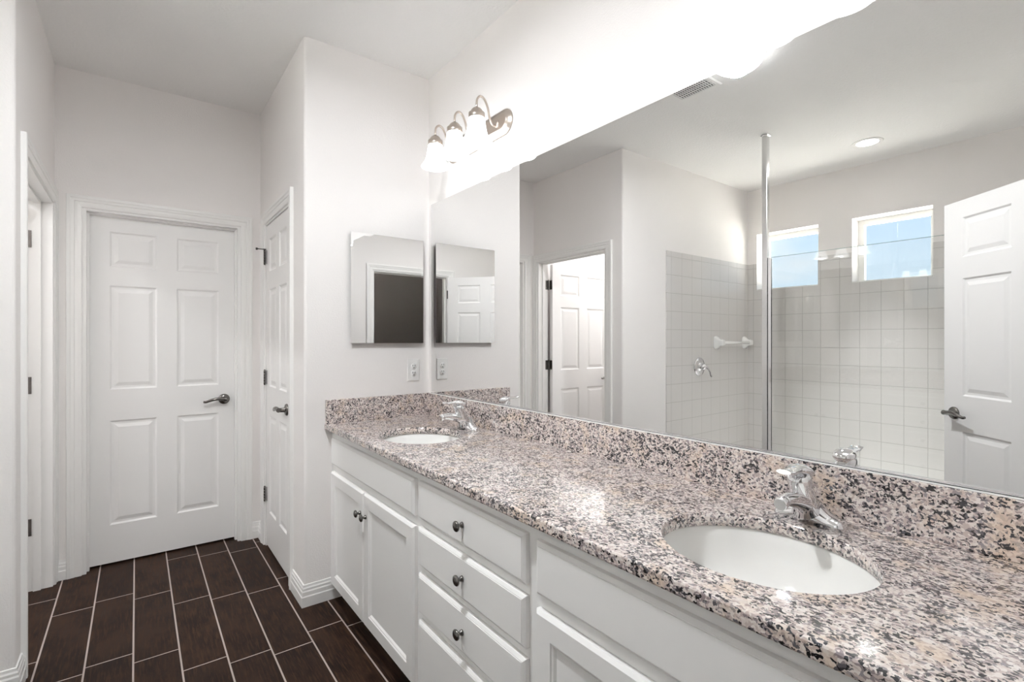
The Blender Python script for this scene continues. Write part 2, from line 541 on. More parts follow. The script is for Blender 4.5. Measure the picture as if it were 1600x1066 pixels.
# shower tile
struct('wall_tile_end', wall_mesh(1, YS - 0.008, YS, XW + .008, -2.243, 0, 2.068), M['tile_x'], 'white square tile on the shower end wall with valve and towel bar', 'tiled wall')
struct('wall_tile_window', wall_mesh(0, XW, XW + 0.008, YK + .008, YS, 0, 2.068, [W1, W2]), M['tile_y'], 'white square tile on the outside wall under the windows', 'tiled wall')
struct('wall_tile_back', wall_mesh(1, YK, YK + 0.008, XW + .008, -2.30, 0, 2.068), M['tile_x'], 'white square tile on the shower wall nearest the entry door', 'tiled wall')
bm = bmesh.new(); add_box(bm, XW + .008, -2.391, YK + .008, YS - .008, 0.0005, 0.030, .002, 1)
struct('floor_shower', bm, M['ceramic'], 'white shower floor behind the curb', 'shower floor')
bm = bmesh.new(); add_box(bm, -2.39, -2.285, YK + .008, YS - .008, 0, 0.10, 0.006)
struct('trim_curb', bm, M['ceramic'], 'low white curb along the shower opening', 'shower curb')

# ------------------------------------------------------------------ windows
def window(n, w, label):
    y0, y1, z0, z1 = w
    root = thing(f'window_{n}', label, 'window', (XW - 0.17, (y0 + y1) / 2, z0), kind='structure')
    fw = 0.044
    bm = wall_mesh(0, XW - 0.195, XW - 0.148, y0, y1, z0, z1, [(y0 + fw, y1 - fw, z0 + fw * .6, z1 - fw)])
    obj('window_frame', bm, M['vinyl'], root)
    bm = bmesh.new(); add_box(bm, XW - .182, XW - .176, y0 + fw - .004, y1 - fw + .004, z0 + fw * .6 - .004, z1 - fw + .004)
    obj('pane', bm, M['pane'], root)
    bm = bmesh.new(); add_box(bm, XW - .147, XW + .010, y0 + .002, y1 - .002, z0 + 0.0005, z0 + .010, 0.002)
    obj('sill', bm, M['vinyl'], root)
window(1, W1, 'small high window behind the chrome shower post')
window(2, W2, 'small high window nearer the open entry door')

# ------------------------------------------------------------------ casings (door trim) and baseboards
CAS = [(0.0, 0.0), (0.0, 0.009), (0.004, 0.011), (0.018, 0.0125), (0.030, 0.0115), (0.033, 0.015), (0.046, 0.016), (0.050, 0.0185), (0.062, 0.0185), (0.066, 0.016), (0.066, 0.0)]
def casing_bm(axis, face, out, a, b, top):
    """casing on wall plane axis=face, protruding towards `out` (+1/-1), around opening a..b up to top (reveal included)"""
    bm = bmesh.new()
    r = 0.006
    a0, b0, t0 = a - r, b + r, top + r
    corners = [((a0, 0.0), (-1, 0)), ((a0, t0), (-1, 1)), ((b0, t0), (1, 1)), ((b0, 0.0), (1, 0))]
    def V(u, z): return Vector((face, u, z)) if axis == 0 else Vector((u, face, z))
    N = Vector((out, 0, 0)) if axis == 0 else Vector((0, out, 0))
    def frame(i):
        (u, z), (du, dz) = corners[i]
        o = V(u, z); A = V(u + du, z + dz) - o
        return o, A, N
    sweep(bm, CAS, corners, frame)
    return bm
def jamb_bm(axis, d0, d1, a, b, top, stop=None):
    """jamb lining of an opening; stop=(s0,s1) door stop strip between these depths"""
    t = 0.018
    bm = bmesh.new()
    def B(u0, u1, z0, z1, e0=d0, e1=d1):
        add_box(bm, *((e0, e1, u0, u1) if axis == 0 else (u0, u1, e0, e1)), z0, z1)
    B(a, a + t, 0, top); B(b - t, b, 0, top); B(a + t, b - t, top - t, top)
    if stop:
        s0, s1 = stop; k = 0.011
        B(a + t, a + t + k, 0, top - t, s0, s1); B(b - t - k, b - t, 0, top - t, s0, s1); B(a + t + k, b - t - k, top - t - k, top - t, s0, s1)
    return bm
JT = 0.018
# far door: slab sits deep in the jamb
struct('trim_1', casing_bm(1, YF, -1, FD0 + JT - .012, FD1 - JT + .012, DOOR_TOP - .012), M['trim'], 'white moulded casing around the closed hallway end door', 'door casing')
struct('trim_2', jamb_bm(1, YF - .001, YF + T, FD0, FD1, DOOR_TOP, (YF + .035, YF + .062)), M['trim'], 'white jamb around the closed hallway end door', 'door jamb')
struct('trim_3', casing_bm(0, XR, -1, CD0 + JT - .012, CD1 - JT + .012, DOOR_TOP - .012), M['trim'], 'white moulded casing around the narrow closet door', 'door casing')
struct('trim_4', jamb_bm(0, XR - .001, XR + T, CD0, CD1, DOOR_TOP, (XR + .042, XR + .07)), M['trim'], 'white jamb around the narrow closet door', 'door jamb')
struct('trim_5', casing_bm(0, XL, 1, TD0 + JT - .012, TD1 - JT + .012, DOOR_TOP - .012), M['trim'], 'white moulded casing around the toilet room doorway', 'door casing')
struct('trim_6', jamb_bm(0, XL - T, XL + .001, TD0, TD1, DOOR_TOP, (XL - .075, XL - .045)), M['trim'], 'white jamb lining the toilet room doorway', 'door jamb')
struct('trim_7', casing_bm(1, YK, 1, ED0 + JT - .012, ED1 - JT + .012, DOOR_TOP - .012), M['trim'], 'white moulded casing around the entry doorway behind the camera', 'door casing')
struct('trim_8', jamb_bm(1, YK - T, YK + .001, ED0, ED1, DOOR_TOP, (YK - .07, YK - .042)), M['trim'], 'white jamb lining the entry doorway behind the camera', 'door jamb')

BASE = [(0, 0), (0.0155, 0), (0.0155, 0.048), (0.0125, 0.053), (0.0125, 0.072), (0.0095, 0.078), (0.0095, 0.088), (0.006, 0.094), (0.005, 0.104), (0, 0.106)]
def baseboard(name, pts, label, side=1):
    """pts: plan polyline; the profile stands off to the `side` (+1 left of travel)"""
    bm = bmesh.new()
    P = [Vector((x, y, 0)) for x, y in pts]
    def nrm(i):
        d = (P[i + 1] - P[i]).normalized()
        return Vector((-d.y, d.x, 0)) * side
    def frame(i):
        if i == 0: A = nrm(0)
        elif i == len(P) - 1: A = nrm(i - 1)
        else:
            n0, n1 = nrm(i - 1), nrm(i); A = (n0 + n1); A = A / A.dot(n0)
        return P[i], A, Vector((0, 0, 1))
    sweep(bm, BASE, P, frame)
    return struct(name, bm, M['trim'], label, 'baseboard')
cas_o = 0.066 + 0.0   # casing outer beyond opening edge
baseboard('baseboard_end', [(XR, CD0 - .062), (XR, YB), (-0.50, YB)], 'white stepped baseboard wrapping the wall end beside the vanity', -1)
baseboard('baseboard_corner', [(FD1 + .062, YF), (XR, YF), (XR, CD1 + .062)], 'short white baseboard in the corner between hallway and closet doors', -1)
baseboard('baseboard_hall', [(XL, TD1 + .062), (XL, YF), (FD0 - .062, YF)], 'short white baseboard in the corner by the toilet room doorway', -1)
baseboard('baseboard_left', [(-2.24, YS), (XL, YS), (XL, TD0 - .062)], 'white stepped baseboard wrapping the corner at the left frame edge', -1)

# ------------------------------------------------------------------ doors
def door_slab_bm(w, h, t, zoff=0.012):
    """six panel slab: x 0..w, y -t..0, z zoff..zoff+h; panels on both faces"""
    st = 0.130 * w; mu = 0.135 * w
    pw = (w - 2 * st - mu) / 2
    us = [0, st, st + pw, st + pw + mu, w - st, w]
    zs = [zoff, .232, .838, 1.020, 1.626, 1.736, 1.940, zoff + h]
    bm = bmesh.new()
    rings = [(0.0, 0.0), (0.009, 0.0075), (0.020, 0.0075), (0.040, 0.0018)]
    for y, s in ((0.0, 1), (-t, -1)):
        for i in range(5):
            for j in range(7):
                a, b, c, e = us[i], us[i + 1], zs[j], zs[j + 1]
                if i in (1, 3) and j in (1, 3, 5):
                    add_rings(bm, [[(a + k, y - s * d, c + k), (b - k, y - s * d, c + k), (b - k, y - s * d, e - k), (a + k, y - s * d, e - k)] for k, d in rings], cap0=False, cap1=True, smooth=False)
                else:
                    bm.faces.new([bm.verts.new(p) for p in ((a, y, c), (b, y, c), (b, y, e), (a, y, e))])
    z0, z1 = zs[0], zs[-1]
    for q in ([(0, 0, z0), (0, -t, z0), (0, -t, z1), (0, 0, z1)], [(w, 0, z0), (w, -t, z0), (w, -t, z1), (w, 0, z1)],
              [(0, 0, z0), (w, 0, z0), (w, -t, z0), (0, -t, z0)], [(0, 0, z1), (w, 0, z1), (w, -t, z1), (0, -t, z1)]):
        bm.faces.new([bm.verts.new(p) for p in q])
    finish(bm)
    return bm

def lever_bms(px, pz, face_y, out, direction):
    """rosette and lever at (px, face_y, pz), out = +1/-1 along y, lever points along x*direction"""
    b1 = bmesh.new()
    add_lathe(b1, [(0.0, 0.0), (0.033, 0.0), (0.033, 0.004 * out), (0.030, 0.009 * out), (0.022, 0.012 * out), (0.013, 0.014 * out), (0.0115, 0.040 * out), (0.0, 0.040 * out)], (px, face_y, pz), 'Y', 28)
    b2 = bmesh.new()
    o = face_y + 0.046 * out
    d = direction
    pts = spline([(px - .012 * d, o, pz + .001), (px + .010 * d, o, pz + .003), (px + .040 * d, o + .003 * out, pz + .007), (px + .075 * d, o + .003 * out, pz + .001), (px + .105 * d, o - .001 * out, pz - .009), (px + .118 * d, o - .004 * out, pz - .007)], 5)
    n = len(pts)
    rad = [0.0125 - 0.006 * (i / (n - 1)) for i in range(n)]
    add_tube(b2, pts, rad, 14)
    return b1, b2

def hinge_bm(x, y, z, ax, wid=0.03, h=0.089, sgn=1):
    """knuckle with two leaves at (x,y); ax: direction in which the leaves lie flat"""
    bm = bmesh.new()
    for k in range(5):
        add_lathe(bm, [(0, -h / 2 + k * h / 5), (.0062, -h / 2 + k * h / 5), (.0062, -h / 2 + (k + 1) * h / 5 - .0015), (0, -h / 2 + (k + 1) * h / 5 - .0015)], (x, y, z), 'Z', 12)
    for e in (-1, 1): add_lathe(bm, [(0.0, e * h / 2), (.0055, e * (h / 2)), (.0035, e * (h / 2 + .005)), (0, e * (h / 2 + .006))], (x, y, z), 'Z', 10)
    return bm

HINGE_Z = (1.835, 1.072, 0.332)

# far door (closed, opens away): slab front face at y = YF+0.0985-? deep in the jamb
def build_far_door():
    w = FD1 - FD0 - 2 * JT - .006
    x0 = FD0 + JT + .003; yf = YF + 0.064
    root = thing('door_1', 'closed white six panel door at the end of the hallway', 'door', (x0, yf, 0), kind='structure')
    bm = door_slab_bm(w, 2.018, 0.035)
    bmesh.ops.transform(bm, matrix=Matrix.Translation((0, 0.035, 0)), verts=bm.verts)
    obj('door_panel', bm, M['door'], root, base=False)
    a, b = lever_bms(w - .066, 0.925, 0.0, -1, -1)
    hd = obj('door_handle', a, M['pewter'], root, base=False); hd['label'] = 'dark pewter lever handle'
    obj('lever', b, M['pewter'], hd, base=False)
build_far_door()

def build_closet_door():
    w = CD1 - CD0 - 2 * JT - .006
    # local x runs from hinge (far, y=CD1) towards the camera; face towards -x
    root = thing('door_2', 'narrow closed white six panel closet door beside the vanity wall end', 'door', (XR + .004, CD1 - JT - .003, 0), kind='structure', rotz=-PI / 2)
    bm = door_slab_bm(w, 2.018, 0.035)
    bmesh.ops.transform(bm, matrix=Matrix.Translation((0, 0.035, 0)), verts=bm.verts)
    # rotz=-90: local +x -> world -y ; local +y -> world +x ; front face (local y=0 side) must look to world -x
    obj('door_panel', bm, M['door'], root, base=False)
    a, b = lever_bms(w - .066, 0.925, 0.0, -1, -1)
    hd = obj('door_handle', a, M['pewter'], root, base=False); hd['label'] = 'dark pewter lever handle'
    obj('lever', b, M['pewter'], hd, base=False)
    for i, z in enumerate(HINGE_Z):
        bm = hinge_bm(-0.003, -0.012, z, 0)
        add_box(bm, -.024, -.004, -.0075, -.0055, z - .044, z + .044)
        add_box(bm, 0.0, .014, -.0025, -.0005, z - .044, z + .044)
        hg = obj('hinge', bm, M['pewter'], root, base=False)
        if i == 0:
            b2 = bmesh.new()
            add_tube(b2, [(-.003, -.012, z + .050), (-.004, -.030, z + .050), (-.006, -.056, z + .050)], .0035, 10)
            add_lathe(b2, [(0, 0), (.0075, 0), (.0075, -.010), (0, -.010)], (-.006, -.052, z + .050), 'Y', 14)
            add_box(b2, -.009, .004, -.018, -.004, z + .0465, z + .0535, .001)
            obj('door_stop', b2, M['pewter'], hg, base=False)
build_closet_door()

def build_toilet_door():
    w = TD1 - TD0 - 2 * JT - .006
    # open at ninety degrees into the toilet room; hinge on the far jamb, slab runs to -x
    px, py = XL - T - .006, TD1 - JT - .002
    root = thing('door_3', 'white six panel door standing open inside the toilet room', 'door', (px, py, 0), kind='structure', rotz=PI)
    bm = door_slab_bm(w, 2.018, 0.035)
    bmesh.ops.transform(bm, matrix=Matrix.Translation((0.012, 0.046, 0)), verts=bm.verts)
    obj('door_panel', bm, M['door'], root, base=False)
    a, b = lever_bms(w - .054, 0.925, 0.046, 1, -1)
    hd = obj('door_handle', a, M['pewter'], root, base=False); hd['label'] = 'dark pewter lever handle'
    obj('lever', b, M['pewter'], hd, base=False)
    for z in HINGE_Z:
        bm = hinge_bm(0, 0, z, 0)
        add_box(bm, .0095, .0118, 0.004, .042, z - .044, z + .044)       # leaf on the slab edge
        add_box(bm, -.040, -.004, -.0015, .0005, z - .044, z + .044)     # leaf on the jamb
        obj('hinge', bm, M['pewter'], root, base=False)
build_toilet_door()

def build_entry_door():
    w = 0.893
    hx, hy = ED0 + JT, YK + .010
    fx, fy = -2.150, 0.728
    ang = math.atan2(fy - hy, fx - hx)
    root = thing('door_4', 'white six panel entry door swung open in front of the shower glass', 'door', (hx, hy, 0), kind='structure', rotz=ang)
    bm = door_slab_bm(w, 2.018, 0.035)
    # local -y side looks towards +x,+y (the mirror)
    bmesh.ops.transform(bm, matrix=Matrix.Translation((0.006, 0.035, 0)), verts=bm.verts)
    obj('door_panel', bm, M['door'], root, base=False)
    for y, o in ((0.0, -1), (0.035, 1)):
        a, b = lever_bms(w - .060, 0.925, y, o, -1)
        hd = obj('door_handle', a, M['pewter'], root, base=False); hd['label'] = 'dark pewter lever handle'
        obj('lever', b, M['pewter'], hd, base=False)
    for z in HINGE_Z:
        obj('hinge', hinge_bm(0.0, -0.002, z, 0), M['pewter'], root, base=False)
build_entry_door()

# ------------------------------------------------------------------ vanity: cabinets
FX = -0.567     # plane of doors and drawer fronts
FF = -0.548     # face frame plane
TOE = 0.088
CT0, CT1 = 0.858, 0.888
Y_A, Y_B, Y_C, Y_D = YB - .002, 1.568, 0.945, YK + .002
def carcass_bm(y0, y1):
    bm = bmesh.new(); t = 0.016
    add_box(bm, FF + .018, -.004, y0, y0 + t, TOE, CT0)
    add_box(bm, FF + .018, -.004, y1 - t, y1, TOE, CT0)
    add_box(bm, FF + .018, -.004, y0 + t, y1 - t, TOE, TOE + t)
    add_box(bm, -.012, -.004, y0 + t, y1 - t, TOE + t, CT0)
    add_box(bm, -.490, -.475, y0, y1, 0.0, TOE)
    return bm
def frame_bm(y0, y1, openings):
    return wall_mesh(0, FF, FF + .018, y0, y1, TOE, CT0, openings)

def slab_front_bm(y0, y1, z0, z1):
    """drawer front with a chamfered border"""
    bm = bmesh.new(); c = 0.011; x1, x0 = FF - .0005, FX
    def R(x, k): return [(x, y0 + k, z0 + k), (x, y1 - k, z0 + k), (x, y1 - k, z1 - k), (x, y0 + k, z1 - k)]
    add_rings(bm, [R(x1, 0), R(x0 + .007, 0), R(x0 + .0015, c - .003), R(x0 + .0015, c - .001), R(x0, c)], smooth=False)
    return bm
def panel_door_bm(y0, y1, z0, z1):
    bm = bmesh.new(); x1, x0 = FF - .0005, FX; f = 0.056
    def R(x, k): return [(x, y0 + k, z0 + k), (x, y1 - k, z0 + k), (x, y1 - k, z1 - k), (x, y0 + k, z1 - k)]
    add_rings(bm, [R(x1, 0), R(x0 + .007, 0), R(x0, .008), R(x0, f), R(x0 + .003, f + .003), R(x0 + .004, f + .007), R(x0 + .0095, f + .013), R(x0 + .0095, f + .016)], smooth=False)
    return bm
def knob_bm(y, z):
    bm = bmesh.new()
    add_lathe(bm, [(0, 0), (.0095, 0), (.0085, -.004), (.0055, -.009), (.0055, -.014), (.0075, -.0165), (.0150, -.0185), (.0162, -.0215), (.0150, -.0245), (.0095, -.0275), (0, -.0288)], (FX, y, z), 'X', 22)
    return bm

def sink_cabinet(y0, y1, fa, fb, mid, label, root_y):
    root = thing('vanity_cabinet', label, 'cabinet', (FF, root_y, 0), 'white vanity cabinets under the granite top')
    obj('cabinet_body', carcass_bm(y0, y1), M['cab'], root)
    obj('face_frame', frame_bm(y0, y1, [(fa + .015, fb - .015, TOE + .03, .640), (fa + .015, fb - .015, .705, .805)]), M['cab'], root)
    obj('false_drawer_front', slab_front_bm(fa, fb, .690, .820), M['cab'], root)
    for a, b, k in ((mid + .0025, fb, mid + .032), (fa, mid - .0025, mid - .032)):
        d = obj('cabinet_door', panel_door_bm(a, b, .092, .654), M['cab'], root)
        kb = obj('knob', knob_bm(k, .560), M['pewter'], d); kb['label'] = 'dark pewter mushroom knob'
    return root
sink_cabinet(Y_B, Y_A, 1.590, 2.514, 2.070, 'white sink base cabinet with two doors beside the wall end', 2.06)
sink_cabinet(Y_D, Y_C, 0.055, 0.926, 0.492, 'white sink base cabinet nearest the camera under the large basin', 0.49)
root = thing('vanity_cabinet', 'white four drawer cabinet in the middle of the vanity', 'cabinet', (FF, (Y_B + Y_C) / 2, 0), 'white vanity cabinets under the granite top')
obj('cabinet_body', carcass_bm(Y_C, Y_B), M['cab'], root)
DRZ = [(.694, .822), (.532, .664), (.371, .505), (.096, .343)]
obj('face_frame', frame_bm(Y_C, Y_B, [(.985, 1.535, a + .012, b - .012) for a, b in DRZ]), M['cab'], root)
for a, b in DRZ:
    d = obj('drawer', slab_front_bm(.968, 1.556, a, b), M['cab'], root)
    kb = obj('knob', knob_bm(1.262, (a + b) / 2), M['pewter'], d); kb['label'] = 'dark pewter mushroom knob'

# ------------------------------------------------------------------ countertop with two oval cutouts
SINKS = [(-0.335, 1.990), (-0.326, 0.497)]
SA, SB = 0.176, 0.203     # cutout half axes (x, y)
def ellipse(cx, cy, z, a, b, n=48, p=2.0):
    out = []
    for i in range(n):
        t = 2 * PI * i / n; c, s = math.cos(t), math.sin(t)
        out.append((cx + a * math.copysign(abs(c) ** (2 / p), c), cy + b * math.copysign(abs(s) ** (2 / p), s), z))
    return out
def counter_bm():
    bm = bmesh.new()
    x0, x1, y0, y1 = -0.5850, -0.001, YK + .001, YB - .001
    e = 0.005
    def rect(z, k): return [(x0 + k, y0, z), (x1, y0, z), (x1, y1, z), (x0 + k, y1, z)]
    for z, k in ((CT1, e), (CT0, e)):
        loops = [rect(z, k)] + [ellipse(cx, cy, z, SA, SB) for cx, cy in SINKS]
        edges = []
        for L in loops:
            vs = [bm.verts.new(p) for p in L]
            edges += [bm.edges.new((vs[i], vs[(i + 1) % len(vs)])) for i in range(len(vs))]
        bmesh.ops.triangle_fill(bm, use_beauty=True, use_dissolve=False, edges=edges)
    add_rings(bm, [rect(CT1, e), rect(CT1 - e * .3, e * .3), rect(CT1 - e, 0), rect(CT0 + e, 0), rect(CT0 + e * .3, e * .3), rect(CT0, e)], cap0=False, cap1=False, smooth=False)
    for cx, cy in SINKS:
        add_rings(bm, [ellipse(cx, cy, CT1, SA, SB), ellipse(cx, cy, CT0, SA, SB)], cap0=False, cap1=False)
    bmesh.ops.remove_doubles(bm, verts=bm.verts, dist=1e-5)
    return bm
ctop = thing('countertop', 'speckled pink and black granite countertop along the mirror wall', 'countertop', (-0.29, 1.29, CT0))
obj('slab', counter_bm(), M['granite'], ctop)
ZB = 1.007
bm = bmesh.new(); add_box(bm, -.0205, -.0005, YK + .001, YB - .001, CT1, ZB, .0015, 1)
obj('backsplash', bm, M['granite'], ctop)
bm = bmesh.new(); add_box(bm, -.582, -.0205, YB - .0205, YB - .0005, CT1, ZB, .0015, 1)
obj('side_splash', bm, M['granite'], ctop)

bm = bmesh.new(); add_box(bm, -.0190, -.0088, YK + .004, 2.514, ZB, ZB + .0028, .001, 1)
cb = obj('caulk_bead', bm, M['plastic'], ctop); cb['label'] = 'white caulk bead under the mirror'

# ------------------------------------------------------------------ undermount sinks
def build_sink(cx, cy, label):
    root = thing('sink', label, 'sink', (cx, cy, CT0), 'oval undermount sinks')
    bm = bmesh.new()
    prof = [(1.12, -.0005), (1.0, -.0005), (0.985, -.004), (0.955, -.020), (0.91, -.050), (0.83, -.085), (0.69, -.112), (0.50, -.128), (0.28, -.135), (0.115, -.137)]
    rings = [ellipse(cx, cy, CT0 + z, (SA + .006) * s, (SB + .006) * s) for s, z in prof]
    back = [ellipse(cx, cy, CT0 + z - .011, (SA + .006) * s + .006, (SB + .006) * s + .006) for s, z in prof[::-1]]
    add_rings(bm, rings + back, cap0=False, cap1=False)
    R = rings[0]; B = back[-1]
    add_rings(bm, [back[-1], rings[0]], cap0=False, cap1=False)
    obj('bowl', bm, M['ceramic'], root)
    bm = bmesh.new()
    add_lathe(bm, [(0, -.1345), (.012, -.1345), (.0125, -.1365), (.0185, -.1365), (.022, -.134), (.0235, -.136), (.0235, -.15), (0, -.15)], (cx, cy, CT0), 'Z', 28)
    obj('drain', bm, M['chrome'], root)
    return root
build_sink(*SINKS[0], 'white oval sink let into the granite beside the wall end')
build_sink(*SINKS[1], 'white oval sink nearest the camera, large in the foreground')

# ------------------------------------------------------------------ faucets
def build_faucet(fx, fy, label):
    root = thing('faucet', label, 'faucet', (fx, fy, CT1), 'chrome single lever faucets')
    def W(x, y, z): return Vector((fx + x, fy + y, CT1 + z))
    bm = bmesh.new()      # tent-shaped base: cross sections along y
    rings = []; n = 20
    for i in range(25):
        y = -0.078 + 0.156 * i / 24
        q = abs(y) / 0.078
        end = math.sqrt(max(0.0, 1 - max(0.0, (q - .80) / .20) ** 2)) if q > .8 else 1.0
        wid = (0.0245 + 0.006 * math.exp(-(y / .03) ** 2)) * max(end, .03)
        hgt = (0.016 + 0.042 * math.exp(-(y / .036) ** 2)) * max(end ** .6, .05)
        ring = []
        for k in range(n):
            a = PI * k / (n - 1)
            c, s = math.cos(a), math.sin(a)
            ring.append(W(wid * math.copysign(abs(c) ** .7, c), y, hgt * s ** .75 if s > 0 else 0.0))
        rings.append(ring)
    add_rings(bm, rings)
    obj('base', bm, M['chrome'], root)
    bm = bmesh.new()      # spout
    pts = spline([W(.006, 0, .018), W(-.026, 0, .042), W(-.066, 0, .059), W(-.104, 0, .068), W(-.132, 0, .0695)], 6)
    m = len(pts)
    rad = [0.0330 - 0.0195 * (i / (m - 1)) ** .8 for i in range(m)]
    add_tube(bm, pts, rad, 20, [(1.0, .74 + .22 * i / m) for i in range(m)])
    sp = obj('spout', bm, M['chrome'], root)
    bm = bmesh.new()
    d = Vector((-1, 0, -.22)).normalized(); tip = W(-.128, 0, .0695)
    add_tube(bm, [tip, tip + d * .003, tip + d * .004, tip + d * .019, tip + d * .021], [.0125, .0138, .0142, .0142, .0125], 24)
    obj('aerator', bm, M['chrome'], sp)
    bm = bmesh.new()      # tapered neck leaning forward under the lever
    pts = [W(-.020, 0, .026), W(-.033, 0, .054), W(-.045, 0, .084), W(-.055, 0, .108), W(-.0585, 0, .118)]
    add_tube(bm, pts, [.0295, .0275, .0250, .0255, .0220], 24)
    obj('neck', bm, M['chrome'], root)
    bm = bmesh.new()      # lever: cap over the neck reaching out over the spout
    pts = spline([W(-.026, 0, .108), W(-.034, 0, .1165), W(-.054, 0, .1265), W(-.082, 0, .1290), W(-.106, 0, .1285), W(-.124, 0, .1310), W(-.131, 0, .1330)], 6)
    m = len(pts)
    rad = []
    for i in range(m):
        q = i / (m - 1)
        rad.append(.012 + .014 * math.sin(PI * min(1.0, q / .52)) if q < .42 else .0165 - .002 * (q - .42))
    fl = [(1.0, max(.34, .66 - .45 * i / m)) for i in range(m)]
    add_tube(bm, pts, rad, 22, fl)
    obj('lever', bm, M['chrome'], root)
    return root
build_faucet(-0.088, 1.990, 'chrome faucet by the oval sink beside the wall end')
build_faucet(-0.088, 0.500, 'chrome faucet by the large oval sink in the foreground')

# ------------------------------------------------------------------ wall mirror
MY0, MY1, MZ0, MZ1 = YK + .004, 2.515, 1.0115, 2.0775
root = thing('wall_mirror', 'wide frameless mirror over the granite backsplash', 'mirror', (-.003, 1.27, MZ0))
bm = bmesh.new(); add_box(bm, -.006, -.0005, MY0, MY1, MZ0, MZ1, .001, 1)
obj('mirror_glass', bm, M['mirror'], root)
bm = bmesh.new(); add_box(bm, -.0085, -.0062, MY0, MY1, MZ0 - .003, MZ0 + .005)
add_box(bm, -.0085, -.0005, MY0, MY1, MZ0 - .0035, MZ0 - .0005)
obj('bottom_channel', bm, M['chrome'], root)

# ------------------------------------------------------------------ medicine cabinet
root = thing('medicine_cabinet', 'mirrored medicine cabinet on the wall end above the outlet', 'cabinet', (-.2525, YB, 1.292))
x0, x1, z0, z1 = -.4584, -.0465, 1.2918, 1.8685
bm = bmesh.new(); add_box(bm, x0 + .012, x1 - .012, YB - .018, YB, z0 + .012, z1 - .012)
obj('cabinet_case', bm, M['alu'], root)
bm = bmesh.new()
def RR(y, k): return [(x0 + k, y, z0 + k), (x1 - k, y, z0 + k), (x1 - k, y, z1 - k), (x0 + k, y, z1 - k)]
add_rings(bm, [RR(YB - .0175, 0), RR(YB - .0222, 0), RR(YB - .0224, .013)], smooth=False)
obj('mirror_door', bm, M['mirror2'], root)

# ------------------------------------------------------------------ outlet
root = thing('outlet', 'white duplex outlet plate under the medicine cabinet', 'outlet', (-.098, YB, 1.141))
bm = bmesh.new(); add_box(bm, -.1345, -.0615, YB - .006, YB, 1.080, 1.202, .0028, 2)
obj('cover_plate', bm, M['plastic'], root)
for zc in (1.1215, 1.1605):
    bm = bmesh.new()
    add_lathe(bm, [(0, -.0085), (.0155, -.0085), (.0170, -.007), (.0170, -.005)], (-.098, YB, zc), 'Y', 24)
    rc = obj('receptacle', bm, M['plastic'], root)
    bm = bmesh.new()
    for sx, hh in ((-.0065, .0095), (.0065, .0075)):
        add_box(bm, -.098 + sx - .0013, -.098 + sx + .0013, YB - .0092, YB - .0075, zc + .002 - hh / 2 + .003, zc + .002 + hh / 2 + .003)
    add_lathe(bm, [(0, -.0092), (.0027, -.0092), (.0027, -.0075), (0, -.0075)], (-.098, YB, zc - .0078), 'Y', 12)
    obj('slots', bm, M['slot'], rc)
bm = bmesh.new(); add_lathe(bm, [(0, -.0075), (.003, -.0072), (.0034, -.0055), (0, -.0055)], (-.098, YB, 1.141), 'Y', 12)
obj('screw', bm, M['plastic'], root)

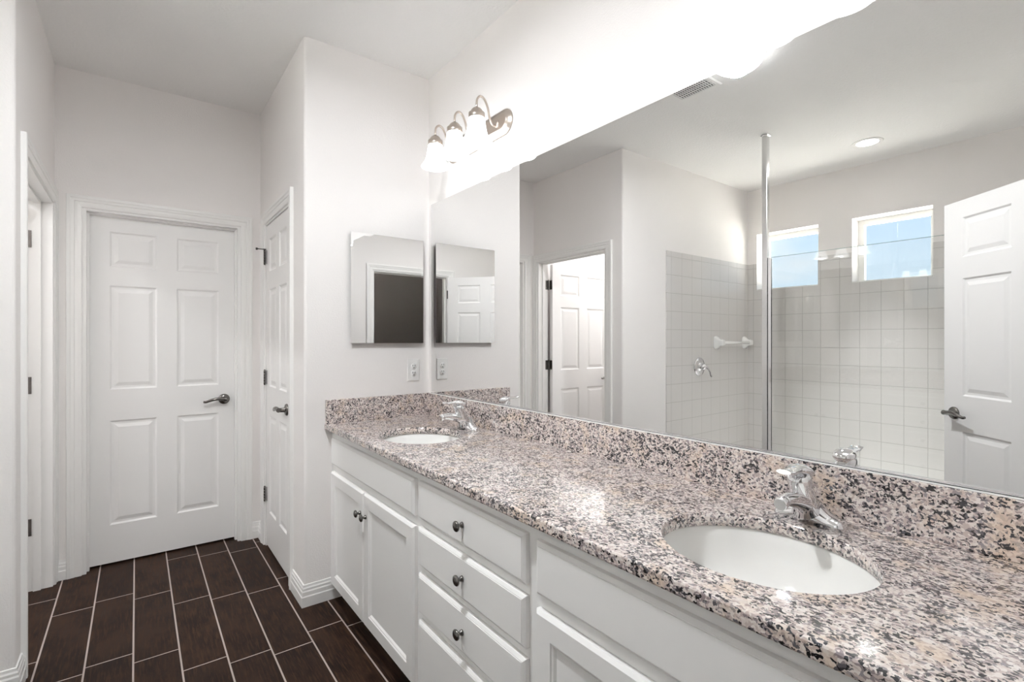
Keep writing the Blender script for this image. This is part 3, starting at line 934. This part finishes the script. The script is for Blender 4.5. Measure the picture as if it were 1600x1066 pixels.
# ------------------------------------------------------------------ vanity lights
def racetrack(x, yc, zc, hl, hh, n=14):
    """stadium outline in the yz plane"""
    pts = []
    for i in range(n + 1):
        a = -PI / 2 + PI * i / n
        pts.append((x, yc + (hl - hh) + hh * math.cos(a), zc + hh * math.sin(a)))
    for i in range(n + 1):
        a = PI / 2 + PI * i / n
        pts.append((x, yc - (hl - hh) + hh * math.cos(a), zc + hh * math.sin(a)))
    return pts
def shade_prof():
    return [(.0290, .130), (.0325, .126), (.0350, .112), (.0385, .092), (.0420, .070), (.0460, .050), (.0510, .034), (.0590, .018), (.0670, .007), (.0710, .001), (.0700, 0.0), (.0685, .003), (.0560, .020), (.0480, .036), (.0430, .052), (.0390, .072), (.0355, .092), (.0320, .112), (.0285, .124)]
def build_vanity_light(yc, label):
    zc = 2.300
    root = thing('vanity_light', label, 'wall light', (0, yc, zc), 'brushed nickel three shade vanity lights')
    bm = bmesh.new()
    hl, hh = .283, .0590
    steps = [(0, 0), (-.004, 0), (-.007, .002), (-.007, .006), (-.011, .0075), (-.011, .0125), (-.015, .014), (-.015, .0185), (-.021, .024), (-.0225, .030)]
    add_rings(bm, [racetrack(x - .0005, yc, zc, hl - k, hh - k) for x, k in steps], smooth=True)
    obj('back_plate', bm, M['nickel'], root)
    for dy in (.191, 0.0, -.191):
        y = yc + dy; sx, zb = -.133, 2.183
        bm = bmesh.new()
        pts = spline([(-.020, y, 2.298), (-.034, y, 2.288), (-.050, y, 2.292), (-.064, y, 2.320), (-.074, y, 2.360), (-.092, y, 2.392), (-.113, y, 2.399), (-.129, y, 2.383), (sx, y, 2.360), (sx, y, 2.345)], 7)
        add_tube(bm, pts, .0052, 12, up=Vector((0, 1, 0)))
        add_lathe(bm, [(0, -.0215), (.017, -.0215), (.016, -.0255), (.010, -.029), (.006, -.031), (0, -.031)], (0, y, 2.298), 'X', 20)
        arm = obj('arm', bm, M['nickel'], root)
        bm = bmesh.new()
        add_lathe(bm, [(0, .042), (.006, .042), (.009, .037), (.017, .034), (.024, .027), (.0290, .018), (.0315, .014), (.0365, .012), (.0365, -.010), (.0350, -.0115), (0, -.0115)], (sx, y, zb + .122), 'Z', 28)
        obj('socket_cup', bm, M['nickel'], arm)
        bm = bmesh.new()
        add_lathe(bm, shade_prof(), (sx, y, zb), 'Z', 36)
        sh = obj('glass_shade', bm, M['shade'], arm); sh['label'] = 'lit frosted glass bell shade'
        L = bpy.data.lights.new('bulb', 'POINT'); L.energy = BULB_W; L.color = LAMP_COL; L.shadow_soft_size = .024
        lo = bpy.data.objects.new('bulb', L); COL.objects.link(lo)
        lo.parent = root; lo.location = (sx, dy, zb + .010 - zc)
    return root
build_vanity_light(2.040, 'three shade nickel light over the sink beside the wall end')
build_vanity_light(0.497, 'three shade nickel light cut by the top edge, over the foreground sink')

# ------------------------------------------------------------------ ceiling fixtures
def dome_light(cx, cy, label, r=.130, drop=.100, watt=10):
    root = thing('ceiling_dome_light', label, 'ceiling light', (cx, cy, H), 'opal dome ceiling lights')
    bm = bmesh.new()
    add_lathe(bm, [(0, 0), (r + .006, 0), (r + .006, -.012), (r - .004, -.018), (0, -.018)], (cx, cy, H), 'Z', 40)
    obj('ceiling_pan', bm, M['nickel'], root)
    bm = bmesh.new()
    add_lathe(bm, [(r * math.cos(a), -.018 - (drop - .018) * math.sin(a)) for a in [PI / 2 * i / 12 for i in range(12)]] + [(0.004, -drop)], (cx, cy, H), 'Z', 40)
    obj('glass_dome', bm, M['dome'], root)
    bm = bmesh.new()
    add_lathe(bm, [(0, .002), (.012, .002), (.012, -.003), (.006, -.006), (.008, -.011), (.005, -.017), (0, -.019)], (cx, cy, H - drop), 'Z', 16)
    obj('finial', bm, M['nickel'], root)
    L = bpy.data.lights.new('dome_lamp', 'AREA'); L.shape = 'DISK'; L.size = .09; L.energy = watt; L.color = LAMP_COL
    lo = bpy.data.objects.new('dome_lamp', L); COL.objects.link(lo)
    lo.parent = root; lo.location = (0, 0, -drop - .004)
dome_light(-1.172, 1.345, 'lit opal dome with nickel finial on the ceiling before the vanity', watt=DOME_W)
dome_light(-2.75, 3.10, 'lit opal dome on the toilet room ceiling behind the shower wall', watt=TOILET_W)

cx, cy = -3.077, 1.357
root = thing('recessed_light', 'lit recessed round light in the ceiling over the shower', 'ceiling light', (cx, cy, H))
bm = bmesh.new(); add_lathe(bm, [(.070, -.001), (.074, -.006), (.090, -.007), (.098, -.004), (.100, 0.0), (.070, 0.0)], (cx, cy, H), 'Z', 40)
obj('trim_ring', bm, M['plastic'], root)
bm = bmesh.new(); add_lathe(bm, [(0.001, -.0035), (.040, -.0035), (.071, -.0025), (.071, -.0005), (0.001, -.0005)], (cx, cy, H), 'Z', 32)
obj('lens', bm, M['lens'], root)
L = bpy.data.lights.new('recessed_lamp', 'AREA'); L.shape = 'DISK'; L.size = .13; L.energy = CAN_W; L.color = LAMP_COL; L.spread = math.radians(48)
lo = bpy.data.objects.new('recessed_lamp', L); COL.objects.link(lo)
lo.parent = root; lo.location = (0, 0, -.0045)

# vent grille
root = thing('ceiling_vent', 'white slotted vent grille in the ceiling near the dome light', 'vent', (-1.32, 1.69, H))
vx0, vx1, vy0, vy1 = -1.392, -1.210, 1.555, 1.828
bm = bmesh.new()
def VR(z, k): return [(vx0 + k, vy0 + k, z), (vx1 - k, vy0 + k, z), (vx1 - k, vy1 - k, z), (vx0 + k, vy1 - k, z)]
add_rings(bm, [VR(H, 0), VR(H - .003, 0), VR(H - .008, .006), VR(H - .008, .024), VR(H - .001, .026)], cap0=False, cap1=False, smooth=False)
obj('vent_frame', bm, M['plastic'], root)
bm = bmesh.new(); add_box(bm, vx0 + .026, vx1 - .026, vy0 + .026, vy1 - .026, H - .0012, H - .0002)
obj('vent_back', bm, M['slot'], root)
ny = 15
for i in range(ny):
    y = vy0 + .032 + (vy1 - vy0 - .064) * i / (ny - 1)
    bm = bmesh.new(); add_box(bm, vx0 + .024, vx1 - .024, y - .0030, y + .0030, H - .0072, H - .0045)
    obj('slat', bm, M['plastic'], root)
for x in (vx0 + .062, (vx0 + vx1) / 2, vx1 - .062):
    bm = bmesh.new(); add_box(bm, x - .002, x + .002, vy0 + .024, vy1 - .024, H - .0080, H - .0062)
    obj('crossbar', bm, M['plastic'], root)

# ------------------------------------------------------------------ shower fittings
GX, GY, GZ = -2.338, 1.762, 1.906
root = thing('shower_post', 'square chrome post from shower curb to ceiling', 'post', (GX, GY, .10))
bm = bmesh.new(); add_box(bm, GX - .019, GX + .019, GY - .019, GY + .019, .1005, H - .0005, .003, 2)
obj('post', bm, M['alu'], root)
bm = bmesh.new(); add_box(bm, GX - .026, GX + .026, GY - .026, GY + .026, H - .006, H - .0005, .002, 1)
obj('ceiling_flange', bm, M['alu'], root)
root = thing('shower_glass', 'clear frameless glass panel beside the chrome shower post', 'glass panel', (GX, .90, .10))
bm = bmesh.new(); add_box(bm, GX - .005, GX + .005, YK + .012, GY - .0225, .114, GZ)
obj('glass_pane', bm, M['sglass'], root)
bm = bmesh.new()
add_box(bm, GX - .009, GX - .006, GY - .042, GY - .0196, .112, GZ); add_box(bm, GX + .006, GX + .009, GY - .042, GY - .0196, .112, GZ)
add_box(bm, GX - .009, GX + .009, GY - .022, GY - .0196, .112, GZ)
obj('side_channel', bm, M['chrome'], root)
bm = bmesh.new(); add_box(bm, GX - .0045, GX + .0045, YK + .012, GY - .0425, GZ + .0002, GZ + .0022)
obj('polished_edge', bm, M['gedge'], root)
bm = bmesh.new(); add_box(bm, GX - .010, GX + .010, YK + .012, GY - .0430, .1005, .112)
obj('bottom_channel', bm, M['alu'], root)

vx, vz, vy = -2.725, 1.068, YS - .008
root = thing('shower_valve', 'round chrome shower valve with lever on the tiled end wall', 'shower valve', (vx, vy, vz))
bm = bmesh.new(); add_lathe(bm, [(0, -.001), (.082, -.001), (.084, -.005), (.079, -.010), (.050, -.016), (.036, -.020), (.034, -.024), (0, -.024)], (vx, vy, vz), 'Y', 40)
obj('escutcheon', bm, M['chrome'], root)
bm = bmesh.new()
add_lathe(bm, [(0, -.024), (.028, -.024), (.027, -.046), (.022, -.060), (.012, -.066), (0, -.067)], (vx, vy, vz), 'Y', 28)
add_tube(bm, spline([(vx, vy - .050, vz + .006), (vx - .022, vy - .068, vz - .012), (vx - .046, vy - .078, vz - .042), (vx - .058, vy - .080, vz - .076), (vx - .066, vy - .086, vz - .090)], 6), .0095, 14)
obj('handle', bm, M['chrome'], root)

root = thing('towel_bar', 'white ceramic towel bar on the tiled shower end wall', 'towel bar', (-3.268, YS - .008, 1.285))
for x in (-3.010, -3.526):
    bm = bmesh.new()
    yb = YS - .008
    secs = [(0.001, .050, .062), (.008, .050, .062), (.020, .038, .050), (.036, .028, .036), (.052, .026, .030), (.072, .026, .028), (.080, .020, .022)]
    rings = []
    for d, a, b in secs:
        rings.append([(p[0], yb - d, 1.285 + p[1]) for p in [(x + a * math.copysign(abs(math.cos(t)) ** .55, math.cos(t)), b * math.copysign(abs(math.sin(t)) ** .55, math.sin(t))) for t in [2 * PI * i / 28 for i in range(28)]]])
    add_rings(bm, rings)
    obj('bracket', bm, M['ceramic'], root)
bm = bmesh.new(); add_tube(bm, [(-3.51, YS - .066, 1.285), (-3.26, YS - .066, 1.285), (-3.03, YS - .066, 1.285)], .0125, 16)
obj('bar', bm, M['ceramic'], root)
